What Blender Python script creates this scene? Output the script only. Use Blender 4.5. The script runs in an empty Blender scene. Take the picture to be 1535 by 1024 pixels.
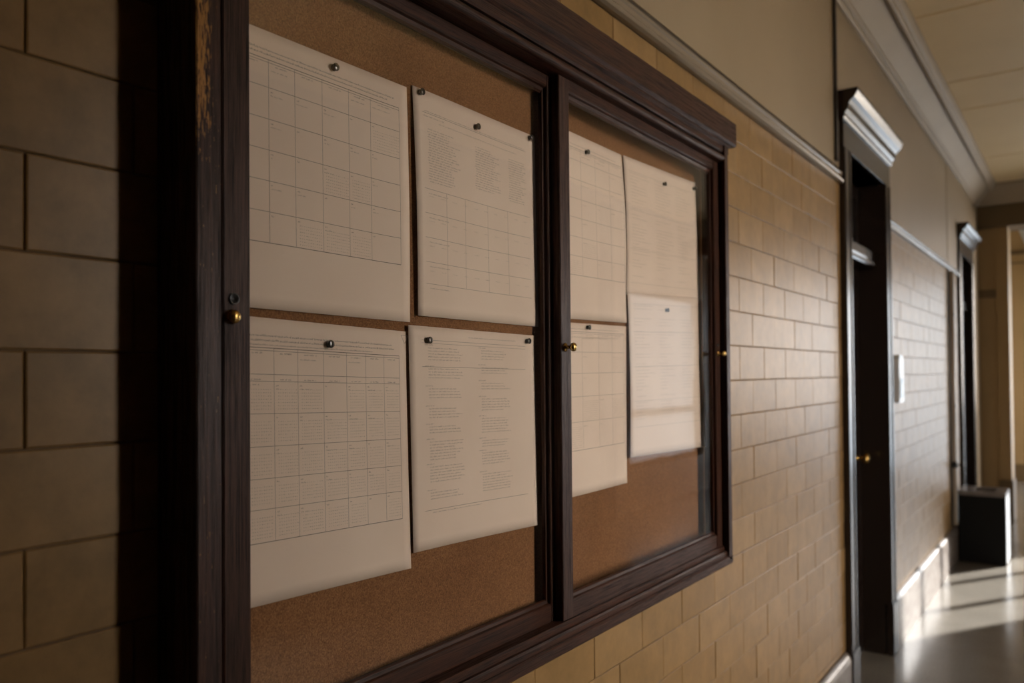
import bpy, bmesh, math, random
from mathutils import Matrix, Vector
random.seed(7)
C = bpy.context.scene.collection
S = bpy.context.scene
PI = math.pi

# ------------------------------------------------------------------ camera
HC = 1.48                                   # eye height; wall_left face is x = 0, the corridor runs along +Y
TH, PT, RL, SY, FPX, CD = 0.626546, 0.016039, -0.0081325, 29.878, 1194.0, 0.87
fw = Vector((-math.sin(TH)*math.cos(PT), math.cos(TH)*math.cos(PT), math.sin(PT)))
r0 = Vector((math.cos(TH), math.sin(TH), 0)); u0 = r0.cross(fw)
r1 = r0*math.cos(RL)+u0*math.sin(RL); u1 = -r0*math.sin(RL)+u0*math.cos(RL)
cam = bpy.data.cameras.new('camera'); co = bpy.data.objects.new('camera', cam); C.objects.link(co)
co.matrix_world = Matrix(((r1.x, u1.x, -fw.x, CD), (r1.y, u1.y, -fw.y, 0), (r1.z, u1.z, -fw.z, HC), (0, 0, 0, 1)))
cam.sensor_width = 36; cam.lens = FPX*36/1535; cam.shift_y = SY/1535
cam.clip_start = 0.02; cam.clip_end = 200
cam.dof.use_dof = True; cam.dof.focus_distance = 1.25; cam.dof.aperture_fstop = 3.6
S.camera = co

# ------------------------------------------------------------------ sky, sun, exposure
WX = 3.2                                    # face of the window wall across the corridor
wd = bpy.data.worlds.new('sky'); S.world = wd; wd.use_nodes = True
nt = wd.node_tree; bg = nt.nodes['Background']
bg.inputs[0].default_value = (1.0, 0.90, 0.81, 1); bg.inputs[1].default_value = 18.5
sl = bpy.data.lights.new('sun', 'SUN'); so = bpy.data.objects.new('sun', sl); C.objects.link(so)
so.location = (8, 12, 8)
so.rotation_euler = Vector((-1, -1.62, -0.76)).to_track_quat('-Z', 'Y').to_euler()
sl.energy = 15.0; sl.angle = math.radians(0.6); sl.color = (1.0, 0.97, 0.93)
S.view_settings.view_transform = 'Standard'; S.view_settings.look = 'None'
S.view_settings.exposure = 0.54; S.view_settings.gamma = 1.0; S.view_settings.use_curve_mapping = False
S.cycles.use_denoising = True
S.cycles.max_bounces = 10; S.cycles.diffuse_bounces = 6; S.cycles.glossy_bounces = 4; S.cycles.transparent_max_bounces = 12
S.cycles.sample_clamp_indirect = 8.0; S.cycles.caustics_reflective = False; S.cycles.caustics_refractive = False

# ------------------------------------------------------------------ materials
def mat(name, col, rough=0.5, metal=0.0, spec=0.5):
    m = bpy.data.materials.new(name); m.use_nodes = True
    b = m.node_tree.nodes['Principled BSDF']
    b.inputs['Base Color'].default_value = (*col, 1); b.inputs['Roughness'].default_value = rough
    b.inputs['Metallic'].default_value = metal; b.inputs['Specular IOR Level'].default_value = spec
    return m
def N(m, t, **kw):
    n = m.node_tree.nodes.new(t)
    for k, v in kw.items(): setattr(n, k, v)
    return n
def L(m, a, b): m.node_tree.links.new(a, b)
def bsdf(m): return m.node_tree.nodes['Principled BSDF']
def position(m, scale):
    g = N(m, 'ShaderNodeNewGeometry'); mp = N(m, 'ShaderNodeMapping')
    mp.inputs['Scale'].default_value = scale; L(m, g.outputs['Position'], mp.inputs['Vector'])
    return mp.outputs[0]
def noise(m, vec, scale, detail=4, rough=0.55):
    n = N(m, 'ShaderNodeTexNoise'); n.inputs['Scale'].default_value = scale
    n.inputs['Detail'].default_value = detail; n.inputs['Roughness'].default_value = rough
    L(m, vec, n.inputs['Vector']); return n.outputs['Fac']
def ramp(m, fac, stops):
    r = N(m, 'ShaderNodeValToRGB'); el = r.color_ramp.elements
    while len(el) < len(stops): el.new(0.5)
    for e, (p, c) in zip(el, stops): e.position = p; e.color = (*c, 1)
    L(m, fac, r.inputs[0]); return r.outputs['Color']
def bump(m, h, strength, dist=0.001):
    b = N(m, 'ShaderNodeBump'); b.inputs['Strength'].default_value = strength; b.inputs['Distance'].default_value = dist
    L(m, h, b.inputs['Height']); L(m, b.outputs[0], bsdf(m).inputs['Normal']); return b
def mixc(m, fac, a, b, mode='MIX'):
    x = N(m, 'ShaderNodeMix', data_type='RGBA', blend_type=mode)
    for s, v in ((x.inputs[0], fac), (x.inputs[6], a), (x.inputs[7], b)):
        if hasattr(v, 'is_linked') or hasattr(v, 'links'): L(m, v, s)
        else: s.default_value = v if isinstance(v, (int, float)) else (*v, 1)
    return x.outputs[2]
def math_(m, op, a, b=0.0):
    x = N(m, 'ShaderNodeMath', operation=op)
    for s, v in ((x.inputs[0], a), (x.inputs[1], b)):
        if hasattr(v, 'links'): L(m, v, s)
        else: s.default_value = v
    return x.outputs[0]

def wood(name, scale, dark, mid, rough, spec, bstr):
    m = mat(name, mid, rough, 0, spec)
    v = position(m, scale); f = noise(m, v, 1.0, 5, 0.7); g = noise(m, v, 0.28, 3, 0.5)
    grain = math_(m, 'ADD', math_(m, 'MULTIPLY', f, 0.72), math_(m, 'MULTIPLY', g, 0.28))
    L(m, ramp(m, grain, [(0.40, dark), (0.50, mid), (0.62, tuple(c*1.9 for c in mid))]), bsdf(m).inputs['Base Color'])
    L(m, ramp(m, grain, [(0.38, (0.75,)*3), (0.52, (rough,)*3)]), bsdf(m).inputs['Roughness'])
    bump(m, grain, bstr, 0.004)
    return m
M = {}
DK, MD = (0.010, 0.0038, 0.0024), (0.035, 0.0128, 0.0068)
M['wood_upright'] = wood('dark_stained_wood_upright', (560, 560, 14), DK, MD, 0.38, 0.22, 0.28)
M['wood_level'] = wood('dark_stained_wood_level', (600, 14, 600), DK, MD, 0.38, 0.22, 0.16)
# the left casing: varnish flaked to bare ochre wood along its upper front
m = M['wood_worn'] = wood('worn_stained_wood', (520, 520, 14), DK, MD, 0.36, 0.3, 0.45)
v = position(m, (620, 620, 75)); f = noise(m, v, 1.0, 3, 0.65)
g = N(m, 'ShaderNodeNewGeometry'); sp = N(m, 'ShaderNodeSeparateXYZ'); L(m, g.outputs['Position'], sp.inputs[0])
hi = N(m, 'ShaderNodeMapRange'); hi.inputs[1].default_value = 1.69; hi.inputs[2].default_value = 1.80; L(m, sp.outputs[2], hi.inputs[0])
edge = N(m, 'ShaderNodeMapRange'); edge.inputs[1].default_value = 0.528; edge.inputs[2].default_value = 0.513; L(m, sp.outputs[1], edge.inputs[0])
front = math_(m, 'GREATER_THAN', sp.outputs[0], 0.0785)
wear = math_(m, 'MULTIPLY', math_(m, 'MULTIPLY', hi.outputs[0], edge.outputs[0]), 0.24)
msk = math_(m, 'GREATER_THAN', math_(m, 'ADD', f, wear), 0.70)
msk = math_(m, 'MULTIPLY', msk, front)
old = bsdf(m).inputs['Base Color'].links[0].from_socket
L(m, mixc(m, msk, old, (0.42, 0.20, 0.05)), bsdf(m).inputs['Base Color'])
M['door_wood'] = wood('black_brown_door_wood', (90, 90, 6), (0.006, 0.0035, 0.003), (0.014, 0.008, 0.006), 0.24, 0.5, 0.12)
m = M['door_trim'] = mat('glossy_dark_trim', (0.016, 0.010, 0.007), 0.24, 0, 0.45)
bump(m, noise(m, position(m, (1, 1, 1)), 25, 2), 0.03, 0.002)

def make_tile(name, a, b, bb):
    m = mat(name, a, 0.3, 0, 0.5)
    oi = N(m, 'ShaderNodeObjectInfo'); base = ramp(m, oi.outputs['Random'], [(0.0, a), (0.55, b), (1.0, bb)])
    f = noise(m, position(m, (1, 1, 1)), 13.0, 7, 0.68); cloud = ramp(m, f, [(0.3, (0.74, 0.75, 0.72)), (0.7, (1.14, 1.12, 1.08))])
    c = mixc(m, 1.0, base, cloud, 'MULTIPLY')
    sp_ = noise(m, position(m, (1, 1, 1)), 130.0, 2, 0.5); spots = ramp(m, sp_, [(0.16, (0.6, 0.55, 0.5)), (0.22, (1, 1, 1))])
    L(m, mixc(m, 1.0, c, spots, 'MULTIPLY'), bsdf(m).inputs['Base Color'])
    rib = noise(m, position(m, (220, 220, 6)), 1.0, 3, 0.6); wav = noise(m, position(m, (9, 9, 3)), 1.0, 1, 0.4)
    bump(m, math_(m, 'ADD', math_(m, 'MULTIPLY', wav, 0.6), math_(m, 'MULTIPLY', rib, 0.10)), 0.22, 0.0016)
    bsdf(m).inputs['Roughness'].default_value = 0.36; bsdf(m).inputs['Specular IOR Level'].default_value = 0.2
    return m
M['tile'] = make_tile('buff_glazed_tile', (0.235, 0.14, 0.054), (0.255, 0.155, 0.064), (0.28, 0.174, 0.076))
m = M['mortar'] = mat('brown_mortar', (0.17, 0.115, 0.07), 0.9)
bump(m, noise(m, position(m, (1, 1, 1)), 300), 0.4, 0.001)
def plaster(name, a, b, rough=0.55):
    m = mat(name, a, rough)
    L(m, ramp(m, noise(m, position(m, (1, 1, 1)), 1.6, 5), [(0.3, a), (0.7, b)]), bsdf(m).inputs['Base Color'])
    bump(m, noise(m, position(m, (1, 1, 1)), 90, 4), 0.12, 0.001); return m
M['plaster'] = plaster('satin_olive_cream_plaster', (0.275, 0.213, 0.14), (0.31, 0.245, 0.165), 0.4)
M['cream'] = plaster('cream_moulding_paint', (0.34, 0.28, 0.21), (0.38, 0.315, 0.24), 0.6)
M['ceiling'] = plaster('cream_ceiling_board', (0.76, 0.60, 0.36), (0.82, 0.66, 0.41), 0.6)
M['ochre'] = plaster('ochre_wall_paint', (0.27, 0.18, 0.08), (0.31, 0.21, 0.10), 0.5)
M['ochre_trim'] = plaster('olive_brown_trim_paint', (0.10, 0.065, 0.028), (0.125, 0.082, 0.036), 0.5)
M['rail'] = mat('satin_grey_rail_paint', (0.21, 0.17, 0.125), 0.24, 0, 0.6)
M['joint'] = mat('dark_joint', (0.05, 0.036, 0.022), 0.9)
m = M['floor'] = mat('polished_terrazzo', (0.22, 0.2, 0.17), 0.2, 0, 0.5)
f1 = noise(m, position(m, (1, 1, 1)), 1.1, 5); f2 = noise(m, position(m, (1, 1, 1)), 130, 2)
c1 = ramp(m, f1, [(0.3, (0.13, 0.118, 0.10)), (0.7, (0.22, 0.20, 0.17))]); c2 = ramp(m, f2, [(0.35, (0.75, 0.75, 0.75)), (0.6, (1.1, 1.1, 1.1))])
L(m, mixc(m, 1.0, c1, c2, 'MULTIPLY'), bsdf(m).inputs['Base Color'])
L(m, ramp(m, f1, [(0.3, (0.27,)*3), (0.7, (0.16,)*3)]), bsdf(m).inputs['Roughness'])
bump(m, noise(m, position(m, (1, 1, 1)), 5, 3), 0.06, 0.002)
m = M['marble'] = mat('grey_marble_base', (0.35, 0.31, 0.28), 0.3, 0, 0.35)
L(m, ramp(m, noise(m, position(m, (3, 3, 8)), 3, 6, 0.7), [(0.35, (0.11, 0.085, 0.07)), (0.65, (0.22, 0.195, 0.175))]), bsdf(m).inputs['Base Color'])
m = M['cork'] = mat('brown_cork_board', (0.25, 0.12, 0.05), 0.85, 0, 0.25)
p1 = position(m, (1, 1, 1)); f1 = noise(m, p1, 420, 4, 0.7); f2 = noise(m, p1, 5, 4)
vo = N(m, 'ShaderNodeTexVoronoi'); vo.inputs['Scale'].default_value = 330; L(m, p1, vo.inputs['Vector'])
gr = mixc(m, 0.45, ramp(m, f1, [(0.34, (0.09, 0.034, 0.012)), (0.5, (0.25, 0.115, 0.046)), (0.68, (0.46, 0.235, 0.108))]), ramp(m, vo.outputs['Color'], [(0.1, (0.14, 0.057, 0.021)), (0.9, (0.34, 0.165, 0.072))]))
L(m, mixc(m, 1.0, gr, ramp(m, f2, [(0.3, (0.85, 0.82, 0.8)), (0.7, (1.08, 1.08, 1.08))]), 'MULTIPLY'), bsdf(m).inputs['Base Color'])
bump(m, f1, 0.5, 0.001)
m = M['paper'] = mat('cream_paper', (0.72, 0.60, 0.49), 0.75, 0, 0.25)
L(m, ramp(m, noise(m, position(m, (1, 1, 1)), 7, 4), [(0.3, (0.82, 0.665, 0.555)), (0.7, (0.88, 0.725, 0.61))]), bsdf(m).inputs['Base Color'])
M['ink'] = mat('grey_ink', (0.13, 0.105, 0.085), 0.8)
M['faint_ink'] = mat('faint_grey_ink', (0.25, 0.205, 0.165), 0.8)
M['dot_ink'] = mat('very_faint_ink', (0.42, 0.35, 0.28), 0.8)
M['brass'] = mat('aged_brass', (0.55, 0.36, 0.12), 0.22, 1.0)
M['dark_metal'] = mat('blackened_metal', (0.035, 0.034, 0.033), 0.35, 0.7)
M['pin'] = mat('black_pin_plastic', (0.03, 0.026, 0.022), 0.16, 0, 0.8)
m = M['bin'] = mat('charcoal_painted_metal', (0.007, 0.007, 0.007), 0.6, 0, 0.12)
bump(m, noise(m, position(m, (1, 1, 1)), 60), 0.1, 0.001)
M['bin_lid'] = mat('grey_metal_lid', (0.16, 0.145, 0.14), 0.3, 0.4)
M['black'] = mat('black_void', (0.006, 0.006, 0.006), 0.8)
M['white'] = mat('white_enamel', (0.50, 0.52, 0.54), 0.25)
M['grey_blue'] = mat('blue_grey_inset', (0.22, 0.31, 0.38), 0.25)
M['pipe'] = mat('beige_painted_pipe', (0.42, 0.35, 0.27), 0.35)
M['conduit'] = mat('dark_painted_conduit', (0.02, 0.016, 0.012), 0.5)
m = M['frosted'] = mat('backlit_frosted_glass', (0.6, 0.65, 0.7), 0.4)
bsdf(m).inputs['Emission Color'].default_value = (0.76, 0.89, 1.0, 1); bsdf(m).inputs['Emission Strength'].default_value = 0.5
m = M['bright_frosted'] = mat('daylit_frosted_glass', (0.6, 0.65, 0.7), 0.4)
bsdf(m).inputs['Emission Color'].default_value = (0.74, 0.87, 1.0, 1); bsdf(m).inputs['Emission Strength'].default_value = 2.2
M['ground'] = mat('outdoor_paving', (0.35, 0.33, 0.28), 0.9)
M['frame_white'] = mat('window_frame_paint', (0.25, 0.2, 0.15), 0.5)
m = M['glass'] = bpy.data.materials.new('old_sheet_glass'); m.use_nodes = True
t = m.node_tree; t.nodes.remove(t.nodes['Principled BSDF']); out = t.nodes['Material Output']
tr = N(m, 'ShaderNodeBsdfTransparent'); tr.inputs[0].default_value = (0.995, 0.998, 0.995, 1)
gl = N(m, 'ShaderNodeBsdfGlossy'); gl.inputs['Roughness'].default_value = 0.015
fr = N(m, 'ShaderNodeFresnel'); fr.inputs[0].default_value = 1.5
gg = N(m, 'ShaderNodeNewGeometry'); io = N(m, 'ShaderNodeMapRange'); io.inputs[3].default_value = 1.4; io.inputs[4].default_value = 1/1.4   # both faces of the thin pane reflect alike
L(m, gg.outputs['Backfacing'], io.inputs[0]); L(m, io.outputs[0], fr.inputs[0])
bp = N(m, 'ShaderNodeBump'); bp.inputs['Strength'].default_value = 0.10; bp.inputs['Distance'].default_value = 0.004
L(m, noise(m, position(m, (1, 5, 1.6)), 1.6, 1), bp.inputs['Height']); L(m, bp.outputs[0], gl.inputs['Normal'])
mx = N(m, 'ShaderNodeMixShader'); L(m, fr.outputs[0], mx.inputs[0]); L(m, tr.outputs[0], mx.inputs[1]); L(m, gl.outputs[0], mx.inputs[2])
L(m, mx.outputs[0], out.inputs[0])

# ------------------------------------------------------------------ mesh helpers (world coordinates; obj() makes them local)
class B:
    def __init__(s): s.v = []; s.f = []; s.sm = []
    def add(s, vs, fs, smooth=False):
        n = len(s.v); s.v += [tuple(q) for q in vs]
        for f in fs: s.f.append(tuple(i+n for i in f)); s.sm.append(smooth)
        return s
    def box(s, x0, x1, y0, y1, z0, z1):
        vs = [(x, y, z) for x in (x0, x1) for y in (y0, y1) for z in (z0, z1)]
        return s.add(vs, [(0, 1, 3, 2), (4, 6, 7, 5), (0, 4, 5, 1), (2, 3, 7, 6), (0, 2, 6, 4), (1, 5, 7, 3)])
    def prism(s, pts, a, b, axis='y'):
        """closed outline pts extruded from a to b along axis; pts are (x,z) for y, (x,y) for z, (y,z) for x"""
        mk = {'y': lambda p, t: (p[0], t, p[1]), 'z': lambda p, t: (p[0], p[1], t), 'x': lambda p, t: (t, p[0], p[1])}[axis]
        n = len(pts)
        return s.add([mk(p, a) for p in pts]+[mk(p, b) for p in pts],
                     [(i, (i+1) % n, n+(i+1) % n, n+i) for i in range(n)]+[tuple(range(n))[::-1], tuple(range(n, 2*n))])
    def lathe(s, prof, c, axis='x', n=20):
        """prof = [(radius, distance along axis)]"""
        vs = []; k = len(prof)
        for r, d in prof:
            for i in range(n):
                a = 2*PI*i/n; q = (r*math.cos(a), r*math.sin(a))
                vs.append((c[0]+d, c[1]+q[0], c[2]+q[1]) if axis == 'x' else (c[0]+q[0], c[1]+q[1], c[2]+d) if axis == 'z' else (c[0]+q[0], c[1]+d, c[2]+q[1]))
        fs = [(j*n+i, j*n+(i+1) % n, (j+1)*n+(i+1) % n, (j+1)*n+i) for j in range(k-1) for i in range(n)]
        fs += [tuple(range(n))[::-1], tuple(range((k-1)*n, k*n))]
        return s.add(vs, fs, True)
def rootloc(o):
    p = Vector((0, 0, 0))
    while o: p += o.location; o = o.parent
    return p
def obj(name, b, material, parent=None, loc=None, bevel=0.0):
    off = rootloc(parent) if parent else Vector((0, 0, 0))
    if loc is not None: off = Vector(loc)
    me = bpy.data.meshes.new(name)
    me.from_pydata([(x-off.x, y-off.y, z-off.z) for x, y, z in b.v], [], b.f)
    for p, sm in zip(me.polygons, b.sm): p.use_smooth = sm
    bm = bmesh.new(); bm.from_mesh(me)
    bmesh.ops.recalc_face_normals(bm, faces=bm.faces)
    if bevel > 0:
        es = [e for e in bm.edges if len(e.link_faces) == 2 and e.calc_face_angle(0) > 0.6]
        bmesh.ops.bevel(bm, geom=es, offset=bevel, segments=2, affect='EDGES', clamp_overlap=True)
    bm.to_mesh(me); bm.free()
    me.materials.append(M[material])
    o = bpy.data.objects.new(name, me); C.objects.link(o)
    if parent: o.parent = parent; o.location = off-rootloc(parent)
    else: o.location = off
    return o
def empty(name, loc):
    o = bpy.data.objects.new(name, None); C.objects.link(o); o.location = loc; o.empty_display_size = 0.1; return o
def tag(o, label, cat, group=None):
    o['label'] = label; o['category'] = cat
    if group: o['group'] = group
    return o
def struct(o, label=None, cat='wall'):
    o['kind'] = 'structure'
    if label: o['label'] = label
    o['category'] = cat
    return o

# ------------------------------------------------------------------ the shell
D1A, D1B, D2A, D2B = 3.76, 4.53, 7.62, 8.36      # door openings along wall_left
DH = 2.46
YB, YE = -6.0, 9.05                               # back of the corridor, face of the end pier
CZ = 3.28
struct(obj('floor', B().box(-2.5, WX+0.3, YB-0.1, 14.2, -0.12, 0), 'floor'), 'polished grey brown terrazzo corridor floor with sun patches', 'floor')

wl = struct(empty('wall_left', (0, 0, 0)), 'buff glazed tile corridor wall with plaster above, behind the display case', 'wall')
b = B()
for y0, y1, z0, z1 in ((YB, D1A, 0, CZ), (D1A, D1B, DH, CZ), (D1B, D2A, 0, CZ), (D2A, D2B, DH, CZ), (D2B, YE+0.3, 0, CZ)):
    b.box(-0.22, -0.0035, y0, y1, z0, z1)
obj('backing', b, 'mortar', wl)
def tile_mesh(w, h, name):
    g, bv, d = 0.0009, 0.0017, 0.008
    W2, H2 = w/2-g, h/2-g
    o = [(-W2, -H2), (W2, -H2), (W2, H2), (-W2, H2)]; i = [(-W2+bv, -H2+bv), (W2-bv, -H2+bv), (W2-bv, H2-bv), (-W2+bv, H2-bv)]
    vs = [(-d, y, z) for y, z in o]+[(-bv*0.55, y, z) for y, z in o]+[(0, y, z) for y, z in i]
    fs = [(0, 1, 5, 4), (1, 2, 6, 5), (2, 3, 7, 6), (3, 0, 4, 7), (4, 5, 9, 8), (5, 6, 10, 9), (6, 7, 11, 10), (7, 4, 8, 11), (8, 9, 10, 11)]
    return vs, fs
TW, ZTOP, ZBOT = 0.2266, 2.300, 0.272
tiles = []
def zone(y0, y1, zl, h, ztop):
    k0 = math.floor((ZBOT-zl)/h)
    for k in range(k0, 40):
        za, zb = max(zl+k*h, ZBOT), min(zl+(k+1)*h, ztop)
        if zb-za < 0.012: continue
        off = 0.3632 if k % 2 == 0 else 0.4765
        j0 = math.floor((y0-off)/TW)
        for j in range(j0, j0+60):
            ya, yb = max(off+j*TW, y0), min(off+(j+1)*TW, y1)
            if yb-ya < 0.012: continue
            if ya > 0.56 and yb < 2.03 and za > 1.03 and zb < 2.08: continue      # wholly behind the display case
            tiles.append((ya, yb, za, zb))
ZC = 2.255
ZA = HC+0.0283-0.1006                      # odd-row phase so that the staggering matches on both sides of the case
zone(-6.0, 1.0, ZA, 0.1006, ZTOP); zone(1.0, 3.66, HC-0.0239, 0.1055, ZTOP); zone(4.64, 7.46, HC-0.0239, 0.1055, ZC)
def tile_rank(t):
    y = (t[0]+t[1])/2; z = (t[2]+t[3])/2; inframe = 0 if (y < 0.06 or (y < 2.6 and z < HC-0.32*(y+0.55)-0.12)) else 1
    return (-inframe, y if y > 0 else 9)
tiles.sort(key=tile_rank)
cache = {}; rest = B()
for n, (ya, yb, za, zb) in enumerate(tiles):
    key = (round(yb-ya, 4), round(zb-za, 4)); vs, fs = tile_mesh(yb-ya, zb-za, 'tile')
    cy, cz = (ya+yb)/2, (za+zb)/2
    rd = random.Random(int(cy*1000)*31+int(cz*1000)); dx = rd.uniform(-0.0009, 0.0006); tl = rd.uniform(-0.004, 0.004)
    if n < 300:
        if key not in cache:
            me = bpy.data.meshes.new('tile'); me.from_pydata(vs, [], fs); me.materials.append(M['tile']); cache[key] = me
        o = bpy.data.objects.new('tile', cache[key]); C.objects.link(o); o.parent = wl
        o.location = (dx, cy, cz); o.rotation_euler = (0, tl, rd.uniform(-0.003, 0.003))
    else:
        rest.add([(x+dx, y+cy, z+cz) for x, y, z in vs], fs)
o = obj('far_tiles', rest, 'tile', wl); o['kind'] = 'stuff'
for y0, y1, z0 in ((YB, D1A-0.1, 2.372), (D1A-0.1, 6.925, 2.34), (6.96, YE+0.25, 2.30)):
    if y0 == D1A-0.1:
        b = B().box(-0.01, 0.001, D1A-0.1, D1A+0.0, 2.372, CZ).box(-0.01, 0.001, D1A, D1B, DH, CZ).box(-0.01, 0.001, D1B, y1, ZC, CZ)
    elif y1 > 8: b = B().box(-0.01, 0.001, y0, D2A, ZC, CZ).box(-0.01, 0.001, D2A, D2B, DH, CZ).box(-0.01, 0.001, D2B, y1, 0, CZ)
    else: b = B().box(-0.01, 0.001, y0, y1, z0, CZ)
    obj('plaster_panel', b, 'plaster', wl)
obj('dark_gap', B().box(-0.006, -0.002, YB, D1A-0.1, 2.34, 2.374), 'joint', wl)  # dark strip stands in for the shade inside the gap above the rail
obj('dark_gap', B().box(-0.006, -0.002, 6.92, 6.97, ZC, CZ), 'joint', wl)
def rail(name, y0, y1, zb):
    pts = [(0, zb), (0.012, zb), (0.020, zb+0.004), (0.022, zb+0.012), (0.018, zb+0.018), (0.013, zb+0.024), (0.012, zb+0.036), (0.016, zb+0.040), (0.016, zb+0.046), (0, zb+0.046)]
    return obj(name, B().prism(pts, y0, y1), 'rail')
struct(rail('trim_1', YB, 3.65, 2.300), 'satin grey moulded rail above the tiles, left of the first door', 'rail')
struct(rail('trim_2', 4.64, 7.46, ZC), 'satin grey moulded rail above the tiles, between the two doors', 'rail')
# ceiling of boards with recessed joints
ce = struct(empty('ceiling', (0, 0, CZ)), 'cream board ceiling with dark cross joints', 'ceiling')
obj('backing', B().box(-0.2, WX+0.2, YB, YE+0.3, CZ+0.012, CZ+0.1), 'joint', ce)
ys = [YB, -5.0, -3.9, -2.8, -1.7, -0.5, 0.8, 2.0, 3.2, 4.487, 5.62, 6.27, 7.80, 9.0]
for a, c in zip(ys[:-1], ys[1:]):
    obj('ceiling_board', B().box(0.05, WX-0.05, a+0.009, c-0.009, CZ, CZ+0.02), 'ceiling', ce, bevel=0.003)
# cornice on the left wall
def cornice(y0, y1):
    pts = [(0, 3.085), (0.012, 3.085), (0.020, 3.092), (0.022, 3.104), (0.014, 3.110), (0.024, 3.114), (0.034, 3.120), (0.036, 3.130), (0.124, 3.222),
           (0.126, 3.212), (0.134, 3.203), (0.146, 3.202), (0.155, 3.209), (0.157, 3.222), (0.150, 3.230), (0.166, 3.240), (0.178, 3.264), (0.178, CZ+0.005), (0, CZ+0.005)]
    return obj('trim_3', B().prism(pts, y0, y1), 'cream')
struct(cornice(YB, YE-0.02), 'cream cove cornice along the top of the left wall', 'cornice')
def base(name, y0, y1):
    pts = [(0, 0), (0.026, 0), (0.026, 0.235), (0.022, 0.252), (0.014, 0.262), (0.006, 0.268), (0, 0.268)]
    o = obj(name, B().prism(pts, y0, y1), 'marble'); return o
struct(base('baseboard_left', YB, 3.638), 'grey marble baseboard left of the first door', 'baseboard')
struct(base('baseboard_left_far', 4.655, 7.45), 'grey marble baseboard between the two doors', 'baseboard')

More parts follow.
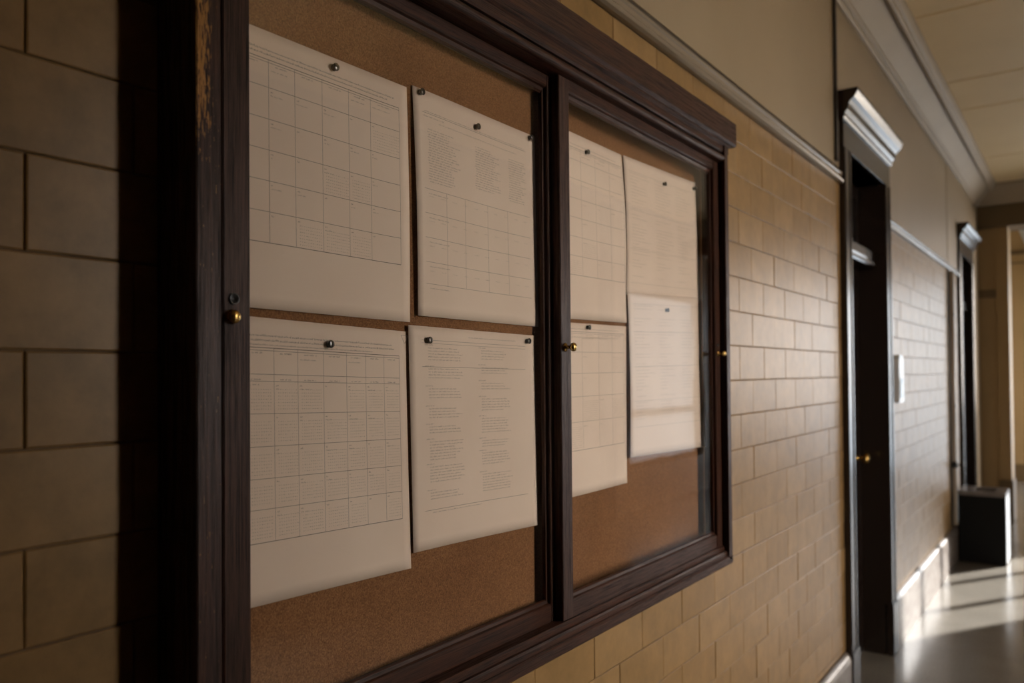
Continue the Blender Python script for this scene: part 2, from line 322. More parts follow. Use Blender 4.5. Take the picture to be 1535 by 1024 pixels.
# doors -------------------------------------------------------------
def door(name, ya, yb, label, knob_y):
    r = struct(empty(name, (0, (ya+yb)/2, 0)), label, 'door')
    cw = 0.112
    for y0, y1 in ((ya-cw, ya+0.01), (yb-0.01, yb+cw)):
        pts = [(-0.005, y0), (0.022, y0), (0.026, y0+0.01), (0.026, y0+0.03), (0.021, y0+0.04), (0.021, y1-0.03), (0.025, y1-0.022), (0.025, y1-0.008), (0.020, y1), (-0.2, y1), (-0.2, y1-0.02) if y1 < (ya+yb)/2 else (-0.005, y1), (-0.005, y1-0.02)]
        if y1 > (ya+yb)/2: pts = [(-0.005, y1), (0.022, y1), (0.026, y1-0.01), (0.026, y1-0.03), (0.021, y1-0.04), (0.021, y0+0.03), (0.025, y0+0.022), (0.025, y0+0.008), (0.020, y0), (-0.2, y0), (-0.2, y0+0.02), (-0.005, y0+0.02)]
        obj('casing', B().prism(pts, 0.27, DH, 'z'), 'door_trim', r)
        obj('plinth', B().box(-0.2 if False else -0.005, 0.032, y0-0.008, y1+0.004, 0, 0.27), 'door_trim', r, bevel=0.006)
    b = B().box(-0.2, -0.006, ya-0.02, ya+0.012, 0, 0.27).box(-0.2, -0.006, yb-0.012, yb+0.02, 0, 0.27)
    obj('jamb_foot', b, 'door_trim', r)
    obj('head', B().box(-0.2, 0.021, ya-cw, yb+cw, DH, DH+0.13), 'door_trim', r, bevel=0.003)
    z = DH+0.12
    pts = [(-0.005, z), (0.028, z), (0.033, z+0.008), (0.033, z+0.02), (0.045, z+0.035), (0.050, z+0.06), (0.060, z+0.072), (0.073, z+0.082), (0.084, z+0.10), (0.088, z+0.108), (0.088, z+0.122), (-0.005, z+0.122)]
    obj('head_cap', B().prism(pts, ya-cw-0.025, yb+cw+0.012), 'door_trim', r)
    pts = [(-0.15, 2.02), (-0.03, 2.02), (-0.022, 2.03), (-0.022, 2.04), (-0.034, 2.05), (-0.03, 2.06), (-0.03, 2.10), (-0.045, 2.115), (-0.15, 2.115)]
    obj('transom_bar', B().prism(pts, ya+0.005, yb-0.005), 'door_trim', r)
    b = B(); fwid = 0.06
    b.box(-0.16, -0.115, ya+0.01, ya+fwid, 2.115, DH).box(-0.16, -0.115, yb-fwid, yb-0.01, 2.115, DH).box(-0.16, -0.115, ya+fwid, yb-fwid, DH-fwid, DH).box(-0.16, -0.115, ya+fwid, yb-fwid, 2.115, 2.115+fwid)
    tf = obj('transom_sash', b, 'door_wood', r)
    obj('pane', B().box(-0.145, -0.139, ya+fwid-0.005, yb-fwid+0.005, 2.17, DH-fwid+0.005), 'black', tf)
    x0, x1 = -0.165, -0.12
    b = B(); st = 0.10
    b.box(x0, x1, ya+0.012, ya+st, 0.006, 2.02).box(x0, x1, yb-st, yb-0.012, 0.006, 2.02)
    for z0, z1 in ((0.006, 0.22), (0.86, 0.98), (1.90, 2.02)): b.box(x0, x1, ya+st, yb-st, z0, z1)
    lf = obj('door_leaf', b, 'door_wood', r)
    for z0, z1 in ((0.22, 0.86), (0.98, 1.90)):
        c = 0.03
        pts = [(x1-0.022, ya+st), (x1-0.022, yb-st)]
        vs = [(x1-0.022, ya+st, z0), (x1-0.022, yb-st, z0), (x1-0.022, yb-st, z1), (x1-0.022, ya+st, z1), (x1-0.010, ya+st+c, z0+c), (x1-0.010, yb-st-c, z0+c), (x1-0.010, yb-st-c, z1-c), (x1-0.010, ya+st+c, z1-c)]
        vs += [(x0+0.01, y, z) for _, y, z in vs[:4]]
        obj('panel', B().add(vs, [(0, 1, 5, 4), (1, 2, 6, 5), (2, 3, 7, 6), (3, 0, 4, 7), (4, 5, 6, 7), (8, 11, 10, 9), (0, 8, 9, 1), (1, 9, 10, 2), (2, 10, 11, 3), (3, 11, 8, 0)]), 'door_wood', lf)
    k = B().lathe([(0.026, -0.001), (0.027, 0.003), (0.020, 0.006), (0.010, 0.010), (0.009, 0.030), (0.014, 0.036), (0.026, 0.044), (0.029, 0.054), (0.026, 0.064), (0.012, 0.070), (0.002, 0.071)], (x1, knob_y, 1.03))
    kb = obj('knob', k, 'brass', lf); kb['label'] = 'round brass door knob'
    obj('lock_plate', B().box(x1-0.001, x1+0.003, knob_y-0.022, knob_y+0.022, 0.93, 1.10), 'brass', lf, bevel=0.001)
    return r
door('door_1', D1A, D1B, 'dark wooden door with transom and moulded cap, nearest to the display case', D1B-0.125)
door('door_2', D2A, D2B, 'dark wooden door with moulded cap, beyond the waste bin', D2B-0.075)

# the end of the corridor -------------------------------------------
we = struct(empty('wall_end', (0, YE, 0)), 'ochre pier with raised frame at the end of the left wall', 'wall')
PX = 0.255
obj('pier_core', B().box(0.001, PX-0.006, YE+0.02, YE+0.32, 0, 2.88), 'ochre', we)
obj('panel', B().box(0.002, 0.150, YE+0.006, YE+0.022, 2.27, 2.86), 'ochre', we)
obj('panel', B().box(0.002, 0.150, YE+0.006, YE+0.022, 0.20, 2.19), 'ochre', we)
obj('rail', B().box(0.002, 0.150, YE-0.004, YE+0.022, 2.19, 2.27), 'ochre_trim', we, bevel=0.004)
obj('stile', B().box(0.150, PX, YE-0.012, YE+0.325, 0.30, 2.88), 'ochre', we, bevel=0.006)
obj('plinth', B().box(0.150, PX+0.012, YE-0.028, YE+0.335, 0, 0.42), 'ochre_trim', we, bevel=0.01)
obj('plinth', B().box(0.002, 0.150, YE-0.01, YE+0.022, 0, 0.27), 'ochre_trim', we, bevel=0.006)
obj('beam', B().box(0.0, WX, YE-0.03, YE+0.34, 2.875, 3.09), 'ochre_trim', we, bevel=0.006)
pts = [(YE+0.3, 3.09), (YE-0.045, 3.09), (YE-0.055, 3.11), (YE-0.075, 3.16), (YE-0.115, 3.225), (YE-0.15, 3.25), (YE-0.155, CZ+0.005), (YE+0.3, CZ+0.005)]
struct(obj('trim_4', B().prism(pts, 0.03, WX, 'x'), 'cream'), 'cream cornice over the dark beam at the corridor end', 'cornice')
wb = struct(empty('wall_far', (0, 12.55, 0)), 'ochre far wall of the hall beyond the pier', 'wall')
b = B().box(-2.5, 0.85, 12.55, 12.75, 0, 3.9).box(2.75, WX+0.3, 12.55, 12.75, 0, 3.9).box(0.85, 2.75, 12.55, 12.75, 2.75, 3.9)
obj('plaster_face', b, 'ochre', wb)
obj('baseboard', B().box(-2.45, 0.85, 12.52, 12.56, 0, 0.23), 'ochre_trim', wb, bevel=0.004)
obj('picture_rail', B().box(-2.45, WX, 12.515, 12.56, 3.02, 3.08), 'ochre_trim', wb, bevel=0.006)
obj('band', B().box(-2.45, WX, 12.54, 12.56, 2.90, 2.92), 'ochre_trim', wb)
obj('hall_ceiling_slab', B().box(-2.5, WX+0.3, YE+0.3, 12.8, 3.9, 4.0), 'cream', wb)
obj('hall_left_face', B().box(-2.6, -2.5, YE+0.2, 12.8, 0, 4.0), 'ochre', wb)
obj('hall_front_face', B().box(-2.5, -0.2, YE+0.15, YE+0.3, 0, 4.0).box(-0.2, WX, YE+0.15, YE+0.3, 3.27, 4.0), 'ochre', wb)
# sloping plaster soffit of the stair that comes down into the far hall
pts = [(0.125, 3.56), (0.155, 3.32), (0.30, 2.92), (0.42, 2.92), (0.42, 3.9), (0.125, 3.9)]
struct(obj('trim_5', B().prism(pts, 11.2, 11.8), 'white'), 'white sloping plaster soffit high up in the far hall', 'soffit')
# far-end window of the hall
def window(name, x0, x1, y0, y1, z0, z1, nx, nz, label, d=0.05):
    """frame and glazing bars in an opening; the thinner of x and y is the depth"""
    w = struct(empty(name, ((x0+x1)/2, (y0+y1)/2, z0)), label, 'window')
    def bar(n, a0, a1, c0, c1):
        if x1-x0 > y1-y0: obj(n, B().box(a0, a1, y0, y1, c0, c1), 'frame_white', w)
        else: obj(n, B().box(x0, x1, a0, a1, c0, c1), 'frame_white', w)
    a0, a1 = (x0, x1) if x1-x0 > y1-y0 else (y0, y1)
    bar('frame', a0, a0+d, z0, z1); bar('frame', a1-d, a1, z0, z1); bar('frame', a0+d, a1-d, z0, z0+d); bar('frame', a0+d, a1-d, z1-d, z1)
    for i in range(1, nx):
        c = a0+(a1-a0)*i/nx; bar('glazing_bar', c-0.02, c+0.02, z0+d, z1-d)
    for i in range(1, nz):
        c = z0+(z1-z0)*i/nz; bar('glazing_bar', a0+d, a1-d, c-0.02, c+0.02)
    return w
window('window_4', 0.85, 2.75, 12.6, 12.66, 0.0, 2.75, 2, 2, 'tall glazed exit at the far end of the hall')
# right wall with its windows (outside the frame, seen only as light and reflections)
WIN = [('window_1', 1.95, 2.62, 0.45, 2.95, 1, 3), ('window_3', 7.62, 9.62, 0.45, 2.4, 1, 1), ('window_2', 9.95, 12.3, 1.05, 2.85, 3, 2)]
b = B(); y = YB
for n, y0, y1, z0, z1, nx, nz in WIN:
    b.box(WX, WX+0.2, y, y0, 0, 4.0).box(WX, WX+0.2, y0, y1, 0, z0).box(WX, WX+0.2, y0, y1, z1, 4.0); y = y1
b.box(WX, WX+0.2, y, 12.8, 0, 4.0)
struct(obj('wall_right', b, 'plaster'), 'plain plaster window wall across the corridor', 'wall')
for n, y0, y1, z0, z1, nx, nz in WIN:
    window(n, WX+0.08, WX+0.13, y0, y1, z0, z1, nx, nz, 'corridor window in the right wall with glazing bars')
struct(obj('wall_back', B().box(-0.2, WX+0.2, YB-0.1, YB, 0, CZ), 'plaster'), 'plain plaster wall at the near end of the corridor', 'wall')
struct(obj('ground', B().box(WX+0.35, 60, -40, 60, -0.5, -0.4), 'ground'), 'paving outside the windows', 'ground')
def portal(y0, y1, z0, z1, x=None, rot=None, w=None, loc=None):
    l = bpy.data.lights.new('daylight_portal', 'AREA'); l.shape = 'RECTANGLE'; l.size = w or (y1-y0); l.size_y = z1-z0
    l.cycles.is_portal = True
    o = bpy.data.objects.new('daylight_portal', l); C.objects.link(o)
    o.location = loc or (WX+0.15, (y0+y1)/2, (z0+z1)/2); o.rotation_euler = rot or (PI/2, 0, PI/2)
for n, y0, y1, z0, z1, nx, nz in WIN:
    if n != 'window_3': portal(y0, y1, z0, z1)
struct(obj('frosted_pane', B().box(WX+0.10, WX+0.11, 7.65, 9.59, 0.48, 2.37), 'frosted'), 'softly backlit frosted pane of the office window in the right wall', 'window')
struct(obj('frosted_pane', B().box(0.9, 2.7, 12.625, 12.635, 0.05, 2.70), 'bright_frosted'), 'bright backlit frosted pane of the exit at the far end', 'window')
struct(obj('trim_7', B().box(WX+0.06, WX+0.14, 7.65, 9.59, 1.0, 1.07), 'frame_white'), 'meeting rail across the frosted window', 'trim')
struct(obj('reflection_board', B().box(WX-0.05, WX, 6.95, 7.2, 0, 3.2), 'door_trim'), 'unseen dark board added to mirror a dark band in the case glass', 'trim')  # added out of view so the right pane mirrors a dark band
struct(obj('shade_block', B().box(WX-0.65, WX, 1.46, 1.88, 0, CZ), 'plaster'), 'unseen plaster block added to shade the left tiles', 'shade_block')  # added out of view to cut the window light on the left tiles

# ------------------------------------------------------------------ display case
Y0, Y1 = 0.5035, 2.1060                   # outer faces of the side casings
case = tag(empty('display_case', (0, (Y0+Y1)/2, 0.962)), 'dark stained wooden notice case with two sliding glass doors on the tile wall', 'display case')
def part(n, b, m, par=case, bevel=0.0): return obj(n, b, m, par, bevel=bevel)
part('backboard', B().box(0.0005, 0.004, Y0+0.01, Y1-0.01, 0.97, 2.12), 'wood_level')
ck = part('cork_board', B().box(0.004, 0.012, Y0+0.028, Y1-0.022, 0.995, 2.075), 'cork'); ck['label'] = 'brown cork pinboard'
cs = part('side_casing', B().box(0.001, 0.080, Y0, Y0+0.031, 0.975, 2.10), 'wood_worn', bevel=0.0012); cs['label'] = 'casing with flaking varnish'
part('side_casing', B().box(0.001, 0.080, Y1-0.0245, Y1, 0.975, 2.10), 'wood_upright', bevel=0.0012)
pts = [(0.001, 2.103), (0.084, 2.103), (0.089, 2.109), (0.089, 2.166), (0.084, 2.1715), (0.001, 2.1715)]
part('head', B().prism(pts, Y0-0.044, Y1+0.043), 'wood_level', bevel=0.001)
pts = [(0.001, 2.076), (0.074, 2.076), (0.077, 2.080), (0.077, 2.094), (0.083, 2.099), (0.083, 2.104), (0.001, 2.104)]
part('head_moulding', B().prism(pts, Y0-0.012, Y1+0.012), 'wood_level')
pts = [(0.060+0.0, 2.051)]+[(0.0705+0.0095*math.cos(a), 2.0620+0.0095*math.sin(a)) for a in [math.radians(d) for d in range(-90, 91, 18)]]+[(0.060, 2.073)]
part('bead', B().prism(pts, Y0+0.031, Y1-0.0245), 'wood_level')
part('top_track', B().box(0.012, 0.0645, Y0+0.031, Y1-0.0245, 2.052, 2.078), 'wood_level')
pts = [(0.001, 0.962), (0.076, 0.962), (0.080, 0.966), (0.080, 0.983), (0.0765, 0.9865), (0.001, 0.9865)]
part('sill', B().prism(pts, Y0-0.001, Y1+0.001), 'wood_level')
pts = [(0.012, 0.9865), (0.0745, 0.9865), (0.0745, 0.996), (0.072, 1.000), (0.066, 1.000), (0.066, 1.010), (0.0635, 1.013), (0.043, 1.013), (0.043, 1.008), (0.012, 1.008)]
part('bottom_track', B().prism(pts, Y0+0.031, Y1-0.0245), 'wood_level')
def knob(c, s=1.0):
    return B().lathe([(0.0085*s, -0.0005), (0.0085*s, 0.0015*s), (0.006*s, 0.003*s), (0.0035*s, 0.005*s), (0.0032*s, 0.011*s), (0.005*s, 0.013*s), (0.0078*s, 0.0155*s), (0.0086*s, 0.0185*s), (0.0078*s, 0.0215*s), (0.005*s, 0.0235*s), (0.001, 0.0242*s)], c, n=24)
def lock(c, s=1.0):
    return B().lathe([(0.0072*s, -0.0005), (0.0072*s, 0.0016), (0.0058*s, 0.0022), (0.0052*s, 0.0016), (0.0024*s, 0.0014), (0.0020*s, 0.0002), (0.0005, 0.0001)], c, n=24)
def sash(label, x0, x1, ya, yb, wl_, wr, zb, zt, rb, rt, kn):
    b = B()
    fr = empty('sliding_door', (0, 0, 0)); fr.parent = case; fr.location = Vector((x0, (ya+yb)/2, zb))-case.location; fr['label'] = label
    obj('stile', B().box(x0, x1, ya, ya+wl_, zb, zt), 'wood_upright', fr, bevel=0.0012); obj('stile', B().box(x0, x1, yb-wr, yb, zb, zt), 'wood_upright', fr, bevel=0.0012)
    # rails with a stepped, bevelled inner edge; a matching lip on the stiles
    y0, y1 = ya+wl_-0.0005, yb-wr+0.0005
    pts = [(x0, zb), (x1-0.0008, zb), (x1-0.0008, zb+rb-0.003), (x1-0.003, zb+rb), (x1-0.007, zb+rb+0.002), (x1-0.009, zb+rb+0.007), (x1-0.012, zb+rb+0.009), (x0+0.003, zb+rb+0.009), (x0, zb+rb+0.006)]
    obj('rail', B().prism(pts, y0, y1), 'wood_level', fr)
    pts = [(x0, zt), (x1-0.0008, zt), (x1-0.0008, zt-rt+0.003), (x1-0.003, zt-rt), (x1-0.007, zt-rt-0.002), (x1-0.009, zt-rt-0.008), (x1-0.012, zt-rt-0.012), (x0+0.003, zt-rt-0.012), (x0, zt-rt-0.006)]
    obj('rail', B().prism(pts, y0, y1), 'wood_level', fr)
    obj('glazing_bead', B().box(x0+0.002, x1-0.010, y0-0.001, y0+0.0035, zb+rb, zt-rt), 'wood_upright', fr)
    obj('glazing_bead', B().box(x0+0.002, x1-0.008, y1-0.006, y1+0.001, zb+rb, zt-rt), 'wood_upright', fr)
    gp = obj('glass_pane', B().box(x0+0.0060, x0+0.0090, y0-0.006, y1+0.006, zb+rb-0.004, zt-rt+0.004), 'glass', fr); gp['label'] = 'thin clear glass pane'
    for kind, y, z, s in kn:
        if kind == 'knob': o = obj('knob', knob((x1, y, z), s), 'brass', fr); o['label'] = 'small brass knob'
        elif kind == 'dome': o = obj('knob', B().lathe([(0.0088, -0.0005), (0.0090, 0.0012), (0.0078, 0.0022), (0.0084, 0.0040), (0.0082, 0.0068), (0.0066, 0.0092), (0.0036, 0.0106), (0.0004, 0.0110)], (x1, y, z), n=24), 'brass', fr); o['label'] = 'domed brass knob'
        else: o = obj('lock', lock((x1, y, z), s), 'dark_metal', fr); o['label'] = 'round black keyhole lock'
    return fr
sash('left door, running behind the right one', 0.024, 0.042, 0.5625, 1.300, 0.0375, 0.036, 1.009, 2.050, 0.036, 0.022, [('dome', 0.5735, 1.5512, 1.0), ('lock', 0.5765, 1.5730, 1.0)])
sash('right door, running in front', 0.0445, 0.0625, 1.2745, 2.0765, 0.0362, 0.034, 1.0135, 2.050, 0.034, 0.024, [('knob', 1.2890, 1.5305, 1.0), ('knob', 2.0600, 1.5310, 0.95), ('lock', 2.0600, 1.5540, 0.8)])

# ------------------------------------------------------------------ papers
class Sheet:
    """a sheet hung on the cork: four corners (y,z) and a curl; u runs right, v runs down, both in metres"""
    def __init__(s, tl, tr, br, bl, x0, curl):
        s.c = (tl, tr, br, bl); s.x0 = x0; s.curl = curl
        s.w = tr[0]-tl[0]; s.h = tl[1]-bl[1]
    def p(s, u, v, lift=0.0):
        a, b_ = u/s.w, v/s.h; tl, tr, br, bl = s.c
        y = (1-b_)*((1-a)*tl[0]+a*tr[0])+b_*((1-a)*bl[0]+a*br[0]); z = (1-b_)*((1-a)*tl[1]+a*tr[1])+b_*((1-a)*bl[1]+a*br[1])
        return (s.x0+s.curl(a, b_)+lift, y, z)
def sheet_mesh(s, nu=22, nv=22, dog=False):
    b = B(); n = (nu+1)*(nv+1)
    vs = [s.p(s.w*i/nu, s.h*j/nv) for j in range(nv+1) for i in range(nu+1)]
    vs += [(x-0.00025, y, z) for x, y, z in vs]
    fs = []
    for j in range(nv):
        for i in range(nu):
            a = j*(nu+1)+i
            if dog and j == 0 and i == nu-1: continue
            fs += [(a, a+1, a+nu+2, a+nu+1), (n+a+nu+1, n+a+nu+2, n+a+1, n+a)]
    rim = [i for i in range(nu+1)]+[j*(nu+1)+nu for j in range(1, nv+1)]+[nv*(nu+1)+i for i in range(nu-1, -1, -1)]+[j*(nu+1) for j in range(nv-1, 0, -1)]
    if not dog:
        for a, c in zip(rim, rim[1:]+rim[:1]): fs.append((a, c, c+n, a+n))
    else:
        k = nu-1; a = k; fs += [(a, a+nu+2, a+nu+1)]; q = Vector(vs[a+nu+1]); t1 = Vector(vs[a]); t2 = Vector(vs[a+nu+2])
        m0 = len(vs); vs += [tuple(t1+Vector((0.0006, 0, 0))), tuple(t2+Vector((0.0006, 0, 0))), tuple(q+Vector((0.0022, 0.004, -0.006)))]; fs += [(m0, m0+1, m0+2)]
    b.add(vs, fs, True); return b
class Ink:
    def __init__(s, sheet): s.s = sheet; s.b = B()
    def quad(s, u0, v0, u1, v1):
        q = s.s; L_ = 0.00022
        s.b.add([q.p(u0, v0, L_), q.p(u1, v0, L_), q.p(u1, v1, L_), q.p(u0, v1, L_)], [(0, 3, 2, 1)])
    def hline(s, v, u0, u1, t=0.0006):
        n = max(1, int((u1-u0)/0.02))
        for i in range(n): s.quad(u0+(u1-u0)*i/n, v-t/2, u0+(u1-u0)*(i+1)/n, v+t/2)
    def vline(s, u, v0, v1, t=0.0006):
        n = max(1, int((v1-v0)/0.02))
        for i in range(n): s.quad(u-t/2, v0+(v1-v0)*i/n, u+t/2, v0+(v1-v0)*(i+1)/n)
    def text(s, u, v, length, h=0.0022, rnd=random, gap=1.0):
        """small letter-like strokes: far too small to read in the photograph"""
        e = u+length
        while u < e:
            for k in range(rnd.randint(2, 8)):
                if u > e: break
                hh = h*rnd.choice((0.65, 0.65, 0.7, 1.0)); w = h*rnd.uniform(0.34, 0.55); kind = rnd.random(); t = h*0.2
                if kind < 0.45: s.quad(u, v-hh, u+t, v); s.quad(u, v-hh*0.6, u+w, v-hh*0.6+t)
                elif kind < 0.8: s.quad(u, v-t, u+w, v); s.quad(u+w-t, v-hh, u+w, v-t)
                else: s.quad(u, v-hh, u+w, v-hh+t); s.quad(u+w*0.4, v-hh+t, u+w*0.4+t, v)
                u += h*0.72
            u += h*gap
    def done(s, name, par, m='ink'):
        o = obj(name, s.b, m, par, loc=rootloc(par)); o['kind'] = 'stuff'; return o
def sheet_obj(s, label, group='papers pinned in the display case'):
    b = sheet_mesh(s); c = s.p(s.w/2, s.h)
    o = obj('paper_sheet', b, 'paper', loc=c); return tag(o, label, 'paper', group)
def grid(s, par, us, vs, header, dots, rnd, heads=1, main='ink', numbers=True):
    k = Ink(s); f = Ink(s); d = Ink(s)
    for v, n, h in header: k.text(us[0]+0.004, v, (us[-1]-us[0])*n, h, rnd, 0.35)
    for i, v in enumerate(vs): k.hline(v, us[0], us[-1], 0.0008 if i in (0, len(vs)-1) else 0.00055)
    k.hline(vs[0]+0.0035, us[0], us[-1], 0.0005)
    for u in us: f.vline(u, vs[0], vs[-1], 0.00055)
    for i in range(len(us)-1):
        w = us[i+1]-us[i]
        for j in range(len(vs)-1):
            if j < heads:
                k.text(us[i]+w*0.25, vs[j]+0.0075, w*0.45, 0.0021, rnd)
                if rnd.random() < 0.5: f.text(us[i]+0.004, vs[j]+0.014, w*0.6, 0.0018, rnd)
                continue
            if numbers: k.text(us[i]+0.003, vs[j]+0.006, 0.003, 0.0020, rnd)
            if rnd.random() < 0.55: f.text(us[i]+0.003, vs[j]+0.0105, rnd.uniform(0.003, w*0.5), 0.0017, rnd)
            if dots and rnd.random() < dots:
                v = vs[j]+0.011
                while v < vs[j+1]-0.003:
                    u = us[i]+0.006
                    while u < us[i+1]-0.003:
                        d.quad(u, v-0.0009, u+rnd.uniform(0.0006, 0.0022), v-0.0002); u += 0.0036
                    v += 0.0042
    k.done('printed_table', par, main); f.done('printed_columns', par, 'faint_ink')
    if d.b.f: d.done('printed_dots', par, 'dot_ink')
def lerp(a, b, n): return [a+(b-a)*i/n for i in range(n+1)]
R = random.Random
# upper left calendar
P1 = Sheet((0.572, 1.9268), (0.9072, 1.9294), (0.9100, 1.5622), (0.572, 1.5675), 0.0145, lambda a, b_: 0.003*b_**2*a+0.0016*math.sin(a*5)*b_+0.003*max(0, a-0.85)/0.15*math.sin(b_*PI))
o = sheet_obj(P1, 'calendar sheet with wide columns, upper left behind the left glass')
grid(P1, o, [0.02, 0.076, 0.118, 0.165, 0.214, 0.257, 0.3165], [0.037, 0.073, 0.114, 0.154, 0.194, 0.234, 0.274], [(0.026, 0.95, 0.0026), (0.0315, 0.9, 0.0026)], 0.25, R(1))
P2 = Sheet((0.9194, 1.9361), (1.2605, 1.9364), (1.2640, 1.5703), (0.9265, 1.5735), 0.0150, lambda a, b_: 0.002*b_**2+0.0035*(1-a)**3*math.sin(b_*PI)+0.001*math.sin(a*6+b_*2))
o = sheet_obj(P2, 'list sheet with three short text columns, upper right behind the left glass')
k = Ink(P2); f = Ink(P2); d = Ink(P2); r_ = R(2)
k.hline(0.036, 0.02, 0.31, 0.0006); k.text(0.025, 0.034, 0.28, 0.0022, r_); k.text(0.022, 0.042, 0.05, 0.0022, r_); k.text(0.06, 0.048, 0.22, 0.002, r_)
for u, n, w in ((0.03, 21, 0.085), (0.155, 18, 0.075), (0.255, 19, 0.055)):
    for i in range(n): k.text(u+r_.uniform(0, 0.004), 0.062+i*0.0042, w*r_.uniform(0.6, 1), 0.0021, r_)
for v in (0.158, 0.197, 0.236, 0.275, 0.31): f.hline(v, 0.02, 0.32, 0.0005); f.text(0.03, v+0.008, 0.05, 0.002, r_)
for u in (0.075, 0.125, 0.19, 0.25): f.vline(u, 0.158, 0.31, 0.0005)
for u in lerp(0.03, 0.30, 9):
    for v in (0.17, 0.21, 0.25, 0.29): d.text(u, v, 0.012, 0.0018, r_)
k.done('printed_list', o, 'faint_ink'); f.done('printed_table', o, 'faint_ink'); d.done('printed_notes', o, 'dot_ink')
# lower left calendar
P3 = Sheet((0.572, 1.5570), (0.9009, 1.5473), (0.9067, 1.1818), (0.572, 1.1915), 0.0150, lambda a, b_: 0.004*b_**2*a+0.0012*math.sin(a*5+1)*b_)
o = sheet_obj(P3, 'calendar sheet with seven columns and a creased corner, lower left behind the left glass')
k = Ink(P3)
for i in range(8): k.quad(0.3185+i*0.0009, 0.006+i*0.0016, 0.3193+i*0.0009, 0.0078+i*0.0016); k.quad(0.3327-i*0.0009, 0.006+i*0.0016, 0.3335-i*0.0009, 0.0078+i*0.0016)
k.hline(0.0065, 0.3185, 0.333, 0.0006); k.done('corner_crease', o, 'dot_ink')
grid(P3, o, [0.02, 0.0826, 0.121, 0.165, 0.207, 0.244, 0.281, 0.3135], [0.0385, 0.0725, 0.0815, 0.123, 0.165, 0.206, 0.245, 0.287], [(0.024, 0.93, 0.0026), (0.030, 0.95, 0.0026), (0.0355, 0.8, 0.002)], 0.8, R(3), heads=2)
P4 = Sheet((0.9040, 1.5577), (1.2547, 1.5533), (1.2559, 1.1935), (0.9099, 1.2048), 0.0150, lambda a, b_: 0.0025*b_**2+0.003*(1-a)**4+0.001*math.sin(a*5+b_*3))
o = sheet_obj(P4, 'typed notice with two text columns, lower right behind the left glass')
k = Ink(P4); f = Ink(P4); r_ = R(4)
k.text(0.15, 0.014, 0.14, 0.0022, r_); f.hline(0.0215, 0.03, 0.32, 0.0005); f.hline(0.0265, 0.03, 0.32, 0.0004); k.hline(0.064, 0.03, 0.32, 0.0006); k.hline(0.292, 0.03, 0.32, 0.0006)
k.text(0.05, 0.297, 0.13, 0.002, r_)
for u in (0.045, 0.185):
    v = 0.030
    while v < 0.285:
        n = r_.randint(3, 7)
        f.text(u-0.008, v, 0.02, 0.002, r_)
        for i in range(n):
            v += 0.0047
            if v < 0.288: k.text(u, v, 0.085*r_.uniform(0.75, 1.05), 0.0021, r_)
        v += r_.choice((0.007, 0.010, 0.013))
k.done('printed_text', o, 'faint_ink'); f.done('printed_rules', o, 'faint_ink')
# behind the right glass
P5 = Sheet((1.290, 1.9775), (1.6122, 1.9776), (1.6264, 1.5952), (1.290, 1.5905), 0.0150, lambda a, b_: 0.006*max(0, a-0.6)**2*6*math.sin(min(1, b_*1.2)*PI)+0.002*b_)
o = sheet_obj(P5, 'lined sheet behind the right glass, upper one beside the middle stile')
grid(P5, o, [0.02, 0.14, 0.20, 0.26, 0.315], [0.030, 0.055, 0.095, 0.135, 0.175, 0.215, 0.255, 0.295], [(0.024, 0.9, 0.0022)], 0.2, R(5), main='faint_ink', numbers=False)
P6 = Sheet((1.6219, 1.9797), (2.0263, 1.9925), (2.0488, 1.6741), (1.6313, 1.6600), 0.0145, lambda a, b_: 0.005*(1-a)**3*math.sin(b_*PI)+0.003*a**3)
o = sheet_obj(P6, 'faintly printed sheet behind the right glass, upper one beside the right stile')
k = Ink(P6); r_ = R(6)
for i in range(34):
    if r_.random() < 0.8:
        for u in (0.03, 0.16, 0.28): k.text(u, 0.035+i*0.0075, 0.10*r_.uniform(0.3, 1), 0.0024, r_)
for v in (0.03, 0.12, 0.21, 0.29): k.hline(v, 0.02, 0.38, 0.0005)
k.done('printed_list', o, 'dot_ink')
P7 = Sheet((1.290, 1.5835), (1.6275, 1.5872), (1.6215, 1.2310), (1.290, 1.2300), 0.0150, lambda a, b_: 0.003*b_**2+0.002*math.sin(a*4)*b_)
o = sheet_obj(P7, 'ruled sheet behind the right glass, lower one beside the middle stile')
grid(P7, o, [0.02, 0.14, 0.21, 0.27, 0.325], [0.018, 0.060, 0.104, 0.152, 0.204, 0.262], [(0.013, 0.9, 0.0022), (0.030, 0.9, 0.002)], 0.3, R(7), main='faint_ink', numbers=False)
P8 = Sheet((1.6300, 1.6650), (2.0488, 1.6841), (2.0689, 1.2794), (1.6292, 1.2878), 0.0170, lambda a, b_: 0.004*b_**2+0.004*(1-a)**3*math.sin(b_*PI)+0.001)
o = sheet_obj(P8, 'faintly printed sheet behind the right glass, lower one beside the right stile')
k = Ink(P8); r_ = R(8)
for i in range(36):
    if r_.random() < 0.8:
        for u in (0.03, 0.16, 0.29): k.text(u, 0.03+i*0.0075, 0.10*r_.uniform(0.3, 1), 0.0024, r_)
for v in (0.025, 0.09, 0.17, 0.25, 0.31): k.hline(v, 0.02, 0.40, 0.0006)
k.done('printed_list', o, 'dot_ink')

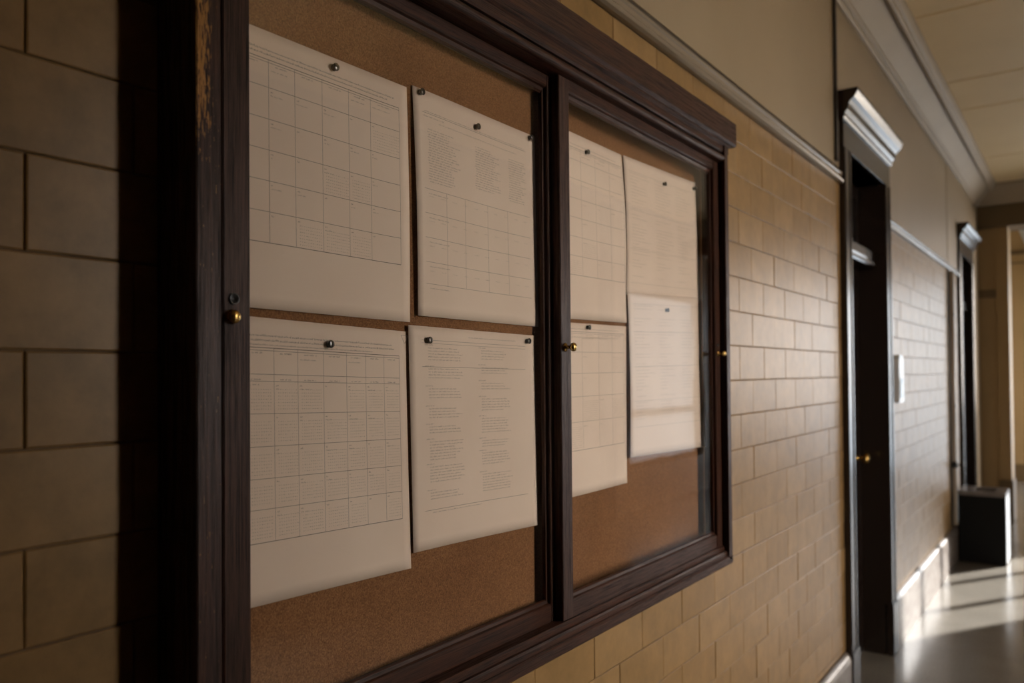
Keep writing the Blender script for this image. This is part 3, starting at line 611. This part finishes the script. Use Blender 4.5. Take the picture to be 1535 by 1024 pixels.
# push pins: a flanged head, a waist and a foot, with a steel needle
def make_pin(name, s, y, z, label, proto=None):
    bx = 0.0
    i = None
    u, v = y-s.c[0][0], s.c[0][1]-z
    x = s.p(max(0, min(s.w, u)), max(0, min(s.h, v)))[0]+0.0004
    if proto is None:
        body = B().lathe([(0.0046, 0), (0.0049, 0.0008), (0.0034, 0.0018), (0.0032, 0.0038), (0.0050, 0.0048), (0.0056, 0.0058), (0.0053, 0.0069), (0.0030, 0.0077), (0.0005, 0.0079)], (0, 0, 0), n=18)
        o = obj('push_pin', body, 'pin')
        nd = obj('needle', B().lathe([(0.0005, -0.007), (0.0005, 0.0002)], (0, 0, 0), n=8), 'dark_metal', o)
    else:
        o = proto.copy(); C.objects.link(o)
        for ch in proto.children: c = ch.copy(); C.objects.link(c); c.parent = o
    o.location = (x, y, z)
    return tag(o, label, 'push pin', 'black push pins holding the papers')
pins = [(P1, 0.7579, 1.9136, 'black push pin at the top middle of the upper left calendar'),
        (P3, 0.7460, 1.5237, 'black push pin at the top middle of the lower left calendar'),
        (P2, 0.9363, 1.9293, 'black push pin in the top left corner of the three-column list'),
        (P2, 1.0792, 1.9094, 'black push pin at the top middle of the three-column list'),
        (P2, 1.2440, 1.9290, 'black push pin in the top right corner of the three-column list'),
        (P4, 0.9483, 1.5353, 'black push pin in the top left corner of the two-column notice'),
        (P4, 1.2300, 1.5420, 'black push pin in the top right corner of the two-column notice'),
        (P5, 1.4539, 1.9485, 'black push pin on the upper lined sheet beside the middle stile'),
        (P6, 1.8333, 1.9524, 'black push pin at the top middle of the upper faint sheet'),
        (P6, 2.0140, 1.9740, 'black push pin in the top right corner of the upper faint sheet'),
        (P7, 1.4524, 1.5771, 'black push pin on the lower ruled sheet beside the middle stile'),
        (P8, 1.8329, 1.6366, 'black push pin at the top middle of the lower faint sheet')]
proto = None
for s, y, z, lb in pins:
    o = make_pin('push_pin', s, y, z, lb, proto); proto = proto or o

# ------------------------------------------------------------------ things along the corridor
c = tag(empty('waste_bin', (0.195, 7.22, 0)), 'dark square metal waste bin standing on the floor against the wall', 'bin')
obj('body', B().box(0.032, 0.345, 7.05, 7.40, 0.0, 0.52), 'bin', c, bevel=0.006)
o = obj('painted_sunlit_side', B().box(0.344, 0.349, 7.058, 7.392, 0.012, 0.515), 'white', c, bevel=0.002); o['label'] = 'bin side painted pale for the sun on it'  # pale colour stands in for sunlight on the bin's right side
x0, x1, y0, y1 = 0.030, 0.349, 7.046, 7.404
hx0, hx1, hy0, hy1 = 0.13, 0.27, 7.13, 7.32
b = B().box(x0, x1, y0, hy0, 0.518, 0.548).box(x0, x1, hy1, y1, 0.518, 0.548).box(x0, hx0, hy0, hy1, 0.518, 0.548).box(hx1, x1, hy0, hy1, 0.518, 0.548)
obj('lid', b, 'bin_lid', c)
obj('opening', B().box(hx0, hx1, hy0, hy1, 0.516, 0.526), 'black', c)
c = tag(empty('wall_pipe', (0.03, 6.93, 0.30)), 'thin vertical pipe with a valve on the wall above the bin', 'pipe')
obj('pipe', B().lathe([(0.016, 0.0), (0.016, ZC-0.31)], (0.024, 6.95, 0.30), 'z', 16), 'pipe', c)
obj('backing_strip', B().box(0.0005, 0.010, 6.90, 6.93, 0.29, ZC), 'conduit', c)
b = B().lathe([(0.022, 0), (0.022, 0.045)], (0.024, 6.95, 0.735), 'z', 16); obj('valve_body', b, 'dark_metal', c)
obj('valve_wheel', B().lathe([(0.006, 0), (0.006, 0.03), (0.028, 0.032), (0.028, 0.044), (0.004, 0.046)], (0.046, 6.95, 0.757), 'x', 16), 'dark_metal', c)
for z in (1.2, 1.9): obj('pipe_clip', B().box(0.0, 0.044, 6.925, 6.975, z, z+0.02), 'pipe', c, bevel=0.003)
c = tag(empty('cable_conduit', (0.008, 3.585, 2.41)), 'dark vertical cable conduit on the plaster beside the first door cap', 'conduit')
obj('channel', B().box(0.0015, 0.014, 3.565, 3.592, 2.395, 3.09), 'conduit', c, bevel=0.003)
obj('end_cap', B().box(0.0015, 0.016, 3.562, 3.595, 2.385, 2.40), 'conduit', c, bevel=0.002)
c = tag(empty('wall_plate', (0.02, 4.84, 1.30)), 'slim white rounded wall plate with blue-grey inset beside the first door', 'plate')
pts = []
ya, yb, za, zb, rr = 4.770, 4.915, 1.305, 1.570, 0.05
for cy, cz, a0, r in ((yb-0.015, za+0.015, -90, 0.015), (yb-rr, zb-rr, 0, rr), (ya+rr, zb-rr, 90, rr), (ya+0.015, za+0.015, 180, 0.015)):
    for i in range(6): a = math.radians(a0+18*i); pts.append((cy+r*math.cos(a), cz+r*math.sin(a)))
obj('plate', B().prism(pts, 0.001, 0.030, 'x'), 'white', c, bevel=0.004)
obj('inset', B().box(0.028, 0.0325, ya+0.02, yb-0.03, za+0.025, za+0.135), 'grey_blue', c, bevel=0.001)
